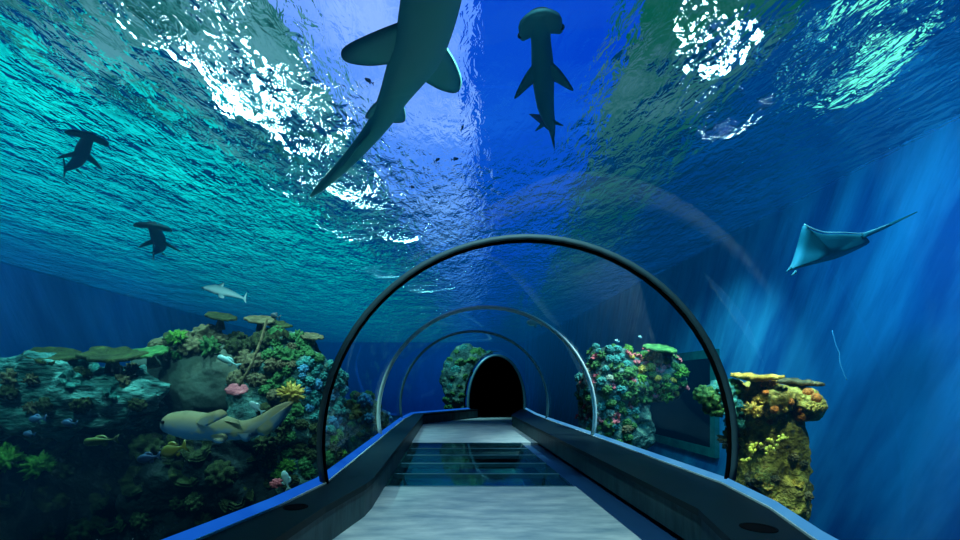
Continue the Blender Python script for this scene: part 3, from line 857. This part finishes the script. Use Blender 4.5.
def hammerhead(mat, label, head, tail, zz, bar, L=None, bend=.1, pec=.22, up=UP, name='hammerhead_shark', tail_dx=0.0, chord=.06, root=.28):
    """head, tail: pixel positions taken to the level plane at zz."""
    h = PZ(*head, zz); t = PZ(*tail, zz)
    ax = (t - h); L = ax.length; axn = ax.normalized(); side = axn.cross(up).normalized()
    sp = [h, h + ax * .3 + side * bend * L * .2, h + ax * .65 + side * bend * L * .4, h + ax * .88 + side * bend * L * .15, t]
    prof = [(0, .04 * L, .02 * L), (.06, .042 * L, .03 * L), (.15, .042 * L, .05 * L), (.32, .054 * L, .065 * L), (.5, .045 * L, .055 * L), (.7, .028 * L, .036 * L), (.86, .015 * L, .02 * L), (1, .006 * L, .01 * L)]
    v, f, fr = body(sp, prof, up)
    b = bar / 2
    # hammer: a flat bar across the head
    n0 = len(v); rings = []
    for i in range(17):
        s = -1 + i / 8
        sweep = .055 * L * s * s
        c = fr(.045, 0, 0) + side * b * s + axn * sweep * .8
        cw = chord * L * (1 - .25 * abs(s) ** 3); ch = .018 * L * (1 - .3 * abs(s) ** 4)
        if abs(s) > .99: cw *= .75; ch *= .6
        rings.append([c + axn * cw * math.cos(q) + up * ch * math.sin(q) for q in [2 * math.pi * k / 12 for k in range(12)]])
    hv, hf = loft(rings)
    v += hv; f += [tuple(i + n0 for i in q) for q in hf]
    for s in (1, -1):
        fin(v, f, [fr(root, s * .03 * L, -.02 * L), fr(root + .05, s * .6 * pec * L, -.04 * L), fr(root + .13, s * pec * L, -.06 * L), fr(root + .14, s * .92 * pec * L, -.06 * L), fr(root + .11, s * .45 * pec * L, -.04 * L), fr(root + .11, s * .03 * L, -.02 * L)], .006 * L)
        fin(v, f, [fr(.60, s * .03 * L, -.03 * L), fr(.66, s * .08 * L, -.05 * L), fr(.67, s * .03 * L, -.03 * L)], .005 * L)
    fin(v, f, [fr(.30, 0, .06 * L), fr(.36, 0, .14 * L), fr(.41, 0, .17 * L), fr(.40, 0, .11 * L), fr(.43, 0, .055 * L)], .008 * L)
    fin(v, f, [fr(.90, 0, .01 * L), fr(.97, 0, .10 * L), fr(1, 0, .2 * L) + axn * .08 * L + side * tail_dx * L, fr(1, 0, .08 * L) + axn * .02 * L + side * tail_dx * .3 * L, fr(1, 0, -.07 * L) + axn * .03 * L, fr(.94, 0, -.015 * L)], .006 * L)
    c = fr(.3, 0, 0)
    return animal(name, v, f, mat, label, 'shark', tuple(c), [(fr(.05, 0, 0) + side * b * s * .98 + axn * .05 * L, .012 * L) for s in (1, -1)])
hammerhead(M['shark_hammer'], 'dark hammerhead shark swimming overhead before the deep blue panel', (539, 12), (554, 136), 3.75, .31, bend=-.06, pec=.14, tail_dx=-.16, chord=.07, root=.22)
hammerhead(M['shark_hammer'], 'dark hammerhead shark high under the teal surface, upper of the two on the left', (90, 134), (64, 171), 4.0, .40, bend=.1, pec=.16)
hammerhead(M['shark_hammer'], 'dark hammerhead shark lower on the left, above the small pale shark', (152, 224), (153, 254), 3.25, .42, bend=.15, pec=.16)

# small pale shark beyond, seen from the side
def side_shark(name, mat, label, pts, d, prof, fins, th, dd=0.0, eye=None):
    n = len(pts)
    sp = [P(x, y, d + dd * i / (n - 1)) for i, (x, y) in enumerate(pts)]
    v, f, fr = body(sp, prof, UP, belly=1.0)
    for o in fins:
        fin(v, f, [P(x, y, d + k) for x, y, k in o], th)
    c = fr(.4, 0, 0)
    eyes = [(fr(*eye[0]), eye[1])] if eye else ()
    return animal(name, v, f, mat, label, 'shark', tuple(c), eyes)
side_shark('reef_shark', M['shark_pale'], 'small pale shark swimming left above the reef, lit from above',
           [(202, 288), (213, 289), (226, 292), (238, 296), (245, 299)], 8.6,
           [(0, .02, .012), (.1, .09, .04), (.3, .085, .085), (.5, .07, .075), (.75, .03, .035), (1, .008, .01)],
           [[(215, 288, 0), (220, 284, 0), (224, 283, 0), (223, 288, 0), (225, 291, 0)], [(217, 292, 0), (219, 297, -.1), (224, 298, -.1), (224, 294, 0)], [(243, 298, 0), (246, 294, 0), (247, 292, 0), (246, 298, 0), (246, 303, 0), (244, 300, 0)]], .012)
# zebra shark by the reef
side_shark('zebra_shark', M['shark_zebra'], 'pale yellow zebra shark with upswept tail swimming before the left reef',
           [(161, 427), (176, 424), (198, 426), (222, 428), (243, 430), (262, 424), (280, 412), (293, 402)], 4.1,
           [(0, .025, .02), (.03, .075, .06), (.10, .11, .095), (.22, .13, .125), (.42, .11, .115), (.55, .07, .085), (.7, .035, .08), (.85, .02, .07), (.95, .012, .04), (1, .005, .006)],
           [[(196, 422, -.06), (203, 415, -.10), (213, 411.5, -.14), (222, 409.5, -.17), (227.5, 415, -.18), (219, 420, -.16), (207, 426, -.13)],
            [(207, 434, .0), (214, 442, -.1), (222, 443, -.12), (228, 438, -.05), (224, 432, 0)],
            [(222, 421, 0), (232, 419, .02), (238, 420, .02), (241, 425, 0)],
            [(236, 434, 0), (243, 441, 0), (249, 441, 0), (252, 433, 0)],
            [(255, 430, 0), (262, 436, 0), (275, 430, 0), (287, 416, 0), (293, 402, 0), (276, 414, 0)]], .014, .15, eye=((.07, .098, .035), .016))

# ray
d0 = 5.6
def R_(x, y, k=0.0): return P(x, y, d0 + k)
v, f = [], []
outl = [R_(787, 271), R_(792, 262), R_(797, 246), R_(803, 226, -.1), R_(811, 230, -.08), R_(824, 234, -.03), R_(842, 234), R_(861, 235, .05), R_(868, 239, .07), R_(868, 244, .12), R_(850, 253, .4), R_(835, 259, .55), R_(815, 264, .3), R_(800, 268, .1)]
outl = catmull(outl + [outl[0]], 70)[:-1]
c = R_(826, 249, .12)
n = len(outl); nrm = Vector((.35, -.7, -.75)).normalized()
v += outl
prev = None
for k, h in ((.7, .03), (.35, .07)):
    v += [c.lerp(p, k) + nrm * h for p in outl]
for k, h in ((.7, .03), (.35, .07)):
    v += [c.lerp(p, k) - nrm * h for p in outl]
v += [c + nrm * .085, c - nrm * .085]
for i in range(n):
    j = (i + 1) % n
    f += [(i, j, n + j, n + i), (n + i, n + j, 2 * n + j, 2 * n + i), (2 * n + i, 2 * n + j, 5 * n)]
    f += [(j, i, 3 * n + i, 3 * n + j), (3 * n + j, 3 * n + i, 4 * n + i, 4 * n + j), (4 * n + j, 4 * n + i, 5 * n + 1)]
for s, (x, y) in ((1, (790, 266)), (-1, (795, 270))):
    fin(v, f, [R_(x, y), R_(x - 3, y + 4), R_(x - 5, y + 7), R_(x + 2, y + 3)], .01, False)
tv, tf = tube(catmull([R_(862, 236, .05), R_(875, 231, .08), R_(887, 226, .1), R_(902, 219, .12), R_(917, 212, .15)], 20), [.03 * (1 - i / 21) + .004 for i in range(21)], 8)
n0 = len(v); v += tv; f += [tuple(i + n0 for i in q) for q in tf]
ray = animal('eagle_ray', v, f, M['ray'], 'teal ray gliding before the blue right wall with whip tail', 'ray', tuple(c))
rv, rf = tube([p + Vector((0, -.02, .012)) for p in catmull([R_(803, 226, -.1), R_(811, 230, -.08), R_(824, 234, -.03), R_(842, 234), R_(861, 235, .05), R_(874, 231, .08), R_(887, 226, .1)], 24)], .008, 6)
child('fin_edge_highlight', rv, rf, M['ray_rim_highlight'], ray, True)  # pale tube painted as light along the upper fin edge

# ------------------------------------------------------------------ fish
def fish_mesh(deep=.28):
    prof = [(0, .01, .02), (.08, .06, .12), (.25, .10, deep * .95), (.45, .10, deep), (.65, .07, deep * .65), (.82, .03, deep * .3), (.9, .02, deep * .22), (1, .008, deep * .2)]
    v, f, fr = body([(-.5, 0, 0), (-.2, 0, 0), (.1, 0, 0), (.4, 0, 0)], prof, UP, n=16, seg=12, belly=1)
    fin(v, f, [Vector((.36, 0, deep * .15)), Vector((.52, 0, deep * .9)), Vector((.60, 0, deep * 1.1)), Vector((.52, 0, 0)), Vector((.60, 0, -deep * 1.1)), Vector((.52, 0, -deep * .9)), Vector((.36, 0, -deep * .15))], .01, False)
    fin(v, f, [Vector((-.2, 0, deep * .8)), Vector((-.05, 0, deep * 1.35)), Vector((.15, 0, deep * 1.2)), Vector((.25, 0, deep * .5))], .01)
    fin(v, f, [Vector((.0, 0, -deep * .8)), Vector((.1, 0, -deep * 1.3)), Vector((.2, 0, -deep * 1.1)), Vector((.25, 0, -deep * .5))], .01)
    return v, f
FME = {}
def fish(px, py, d, length, mat, label, ang=0.0, yaw=0.0, deep=.25, group=None, cat='fish', name='reef_fish'):
    key = (mat, deep)
    if key not in FME:
        me = me_of('reef_fish', fish_mesh(deep)); me.materials.append(M[mat]); FME[key] = bpy.data.objects.new(name, me); o = FME[key]
    else:
        o = FME[key].copy()
    C.objects.link(o)
    o.location = P(px, py, d); o.scale = (length,) * 3
    o.rotation_euler = (0, math.radians(ang), math.radians(yaw))
    tag(o, label, cat, group)
    return o
fish(275, 316, 6.0, .12, 'fish_dark', 'small dark fish above the top of the reef tower', 20, 0, .3)
fish(228, 361, 5.6, .27, 'silver', 'slender silver fish before the beige boulder', 25, 0, .14)
fish(256, 407, 4.9, .17, 'silver', 'pale fish above the tail of the yellow zebra shark', 40, 0, .2)
fish(286, 480, 4.9, .2, 'silver', 'pale upright fish just above the blue strip of the left ledge', 75, 0, .2)
fish(100, 441, 4.6, .32, 'fish_olive', 'slender olive fish with yellow head under the rock shelf', -6, 0, .13)
fish(148, 458, 4.6, .22, 'fish_blue', 'dim blue fish under the head of the yellow zebra shark', -10, 0, .2)
fish(173, 450, 4.6, .25, 'fish_olive', 'olive fish right under the yellow zebra shark', -18, 0, .25)
fish(37, 419, 4.8, .17, 'fish_blue', 'dim blue fish at the far left under the rock shelf', -5, 0, .22)
fish(69, 423, 4.8, .15, 'fish_blue', 'dim blue fish under the middle of the rock shelf', 5, 0, .22)
fish(29, 434, 4.8, .12, 'fish_blue', 'small dim blue fish at the far left, lowest under the shelf', 5, 0, .22)
fish(534, 323, 9.0, .28, 'silver', 'pale fish seen through the crown of the tunnel behind the dark rib', 8, 0, .22)
fish(617, 341, 8.0, .11, 'silver', 'tiny pale fish above the right coral wall, left one', 10, 30, .2)
fish(640, 337, 8.0, .09, 'silver', 'tiny pale fish above the right coral wall, right one', 10, 30, .2)
for i in range(26):
    px = 742 + rnd.random() * 44
    py = 455 - (px - 742) * .34 + rnd.uniform(-7, 7)
    fish(px, py, 4.95 + rnd.uniform(-.1, .12), rnd.uniform(.042, .062), 'yellow', 'small yellow fish of the school before the pillar shaft', rnd.uniform(-25, 35), rnd.uniform(-30, 30), .3, 'yellow fish school before the right pillar')

for i, (px, py) in enumerate(((369, 81), (443, 57), (462, 128), (437, 160), (455, 159), (412, 187))):
    d_ = (4.2 - CZ) * F / (PY0 - py)
    fish(px, py, d_, .10, 'fish_dark', 'tiny dark fish under the violet ceiling panel near the big shark', 8, 40 + 35 * i, .2, 'tiny dark fish under the violet panel')
# table corals and single corals
for (px, py, d, s, col, lab, tl, sd) in (
    (52, 359, 5.7, .30, 'dark olive', 'olive plate coral on the far left end of the rock shelf', (.05, .1), 1),
    (112, 359, 5.8, .34, 'dark olive', 'wide olive plate coral in the middle of the rock shelf', (.0, -.06), 2),
    (150, 355, 6.0, .24, 'green', 'green plate coral between the rock shelf and the beige boulder', (.1, -.1), 3),
    (221, 319, 6.4, .20, 'dark olive', 'dark plate coral standing free on top of the beige boulder', (.1, .08), 4),
    (176, 338, 6.3, .16, 'dark olive', 'small dark plate coral on the left edge of the beige boulder', (.2, .0), 5),
    (260, 322, 6.4, .20, 'brown', 'brown plate coral on the peak of the reef tower', (.1, .1), 6),
    (277, 326, 6.5, .18, 'dark olive', 'dark plate coral right of the peak of the reef tower', (.1, .12), 2),
    (312, 338, 6.5, .16, 'brown', 'brown plate coral on the right shoulder of the reef tower', (.1, .1), 3),
    (237, 391, 5.7, .13, 'pink', 'pink plate coral above the tail of the yellow zebra shark', (.35, .1), 4),
    (756, 380, 5.3, .26, 'golden', 'thin golden plate coral on top of the right pillar', (-.22, .0), 5),
    (795, 385, 5.5, .26, 'brown', 'olive brown plate coral on the top right of the pillar', (-.15, .03), 6),
    (660, 351, 8.4, .30, 'green', 'green plate coral on top of the overhanging rock', (.0, .0), 1),
):
    table_coral(P(px, py, d), s, col, lab, tl, sd)
def single(kind, col, px, py, d, s, where):
    o = put_coral(kind, col, P(px, py, d), Vector((0, -.7, .5)), s, where)
    o['label'] = f"{col} {kind.replace('_', ' ')} {where}"; del o['group']
single('tuft_coral', 'bright green', 8, 461, 5.5, .17, 'at the far left edge over dark rock')
single('tuft_coral', 'bright green', 40, 468, 5.5, .16, 'standing alone under the rock shelf')
single('cauliflower_coral', 'pink', 277, 484, 5.0, .07, 'beside the upright fish at the left ledge')
single('tuft_coral', 'golden', 292, 396, 5.7, .15, 'at the tail tip of the yellow zebra shark')
single('tuft_coral', 'bright green', 178, 340, 6.1, .13, 'on the left edge of the beige boulder')
single('tuft_coral', 'golden', 752, 412, 5.05, .10, 'on the front of the golden cap')
for (px, py, s, col) in ((706, 398, .16, 'green'), (720, 392, .17, 'teal'), (714, 410, .14, 'green'), (728, 406, .17, 'teal'), (733, 388, .13, 'green'), (734, 424, .12, 'teal')):
    put_coral('cauliflower_coral', col, P(px, py, 5.4), Vector((0, -.7, .5)), s, 'clinging to the left side of the pillar behind the dark rib')
put_coral('finger_coral', 'dark olive', P(729, 440, 5.5), Vector((0, -.7, -.5)), .12, 'hanging from the left side of the pillar')

# loose rope in front of the right wall
rp = catmull([P(832, 330, 6.0), P(836, 345, 6.0), P(839, 352, 6.0), P(840, 362, 6.0), P(844, 374, 6.0), P(847, 380, 6.0)], 24)
tag(mesh('rope', *tube(rp, .006, 6), M['rope'], None, True), 'thin pale loose rope hanging before the blue right wall', 'rope')
# brown tube put in for a reflected panel seam before the reef tower
tag(mesh('seam_reflection', *tube(catmull([P(267, 319, 5.6), P(261, 340, 5.55), P(251, 365, 5.5), P(239, 386, 5.45)], 16), .016, 8), CM['brown'], None, True), 'thin brown tube standing in for a reflected panel seam, left side of the reef tower', 'seam_reflection')

# ------------------------------------------------------------------ lights
def spot(name, loc, target, energy, col, angle=80, blend=.6, size=.15):
    l = bpy.data.lights.new(name, 'SPOT'); l.energy = energy; l.color = col; l.spot_size = math.radians(angle); l.spot_blend = blend; l.shadow_soft_size = size
    o = bpy.data.objects.new(name, l); C.objects.link(o); o.location = loc
    o.rotation_euler = (Vector(target) - Vector(loc)).to_track_quat('-Z', 'Y').to_euler()
    return o
spot('tank_fill_spot', (.5, 2.2, 4.4), (.5, 4.4, 0), 950, (.75, .95, 1.0), 70)  # tank spots added underwater in place of light through the surface
spot('tank_fill_spot', (.6, 9.0, 4.4), (.6, 10.5, 0), 500, (.75, .95, 1.0), 60)
spot('reef_fill_spot', (-3.0, 5.4, 4.5), (-3.0, 6.2, .8), 900, (.75, 1.0, .9), 80)  # reef spots are added underwater to brighten the rocks, no fixtures there
spot('reef_fill_spot', (-5.2, 5.2, 4.5), (-5.2, 5.9, .8), 400, (.55, 1.0, 1.0), 80)
spot('reef_fill_spot', (-4.0, 2.6, 4.4), (-4.5, 5.9, 1.1), 560, (.65, 1.0, .85), 42, .5)
spot('reef_fill_spot', (-2.2, 3.0, 4.4), (-2.7, 6.3, 1.2), 500, (.75, 1.0, .9), 36, .6)
spot('shark_fill_spot', (-2.4, 6.0, 3.2), (-4.1, 8.6, 3.0), 420, (1, 1, 1), 40)  # added to brighten the small pale shark
spot('reef_fill_spot', (-1.1, 5.0, 4.4), (-1.6, 6.6, .8), 600, (.7, 1.0, 1.0), 46)
spot('shark_fill_spot', (-2.2, 2.6, 3.6), (-1.9, 4.1, .8), 260, (1, 1, .85), 36)  # added to brighten the yellow zebra shark
spot('pillar_spot', (3.7, 4.2, 4.5), (3.8, 5.4, .6), 2200, (1, .72, .42), 38)
spot('pillar_spot', (3.0, 2.6, 4.4), (3.9, 5.5, .2), 900, (1, .86, .55), 34)  # extra fill added from the front of the pillar
spot('fill_spot', (-2.6, 2.3, -.3), (-1.9, 4.1, .8), 40, (.3, .7, 1), 34)
spot('reef_fill_spot', (4.0, 6.6, 4.3), (3.8, 8.8, 1.2), 900, (1, 1, .8), 34)
spot('reef_fill_spot', (3.2, 7.4, 4.4), (3.1, 8.7, .9), 1800, (1.0, 1.0, .9), 60)
spot('wall_fill_spot', (2.9, 4.65, 4.35), (6.7, 7.6, .6), 2000, (.15, .6, 1.0), 130, 1.0, .7)  # wall spots are added underwater to wash the tank walls
spot('wall_fill_spot', (3.8, 9.5, 4.3), (6.4, 11.6, .6), 900, (.5, 1.0, 1.0), 80, 1.0)
spot('far_fill_spot', (-4.0, 28, 4.3), (-3.5, 42, 1.0), 9000, (.1, .4, 1.0), 110, 1.0)  # added blue wash for the far wall, no fixture there
spot('far_fill_spot', (-.5, 14.2, 4.3), (.4, 16.6, 1.0), 900, (.6, 1, 1), 60)  # added to brighten the rock beside the portal
spot('reef_fill_spot', (-1.9, 9.6, 4.3), (-1.9, 10.6, .8), 400, (.7, 1, 1), 60)
spot('wall_fill_spot', (-5.5, 9, 4.3), (-9.6, 12, 2.5), 900, (.1, .6, 1.0), 120, 1.0)
for yy in (3, 8, 13, 19):
    spot('wall_fill_spot', (-9.5, yy, 4.3), (-13, yy + 1, 3.0), 220, (.08, .72, 1.0), 140, 1.0)  # added wash along the top of the left wall
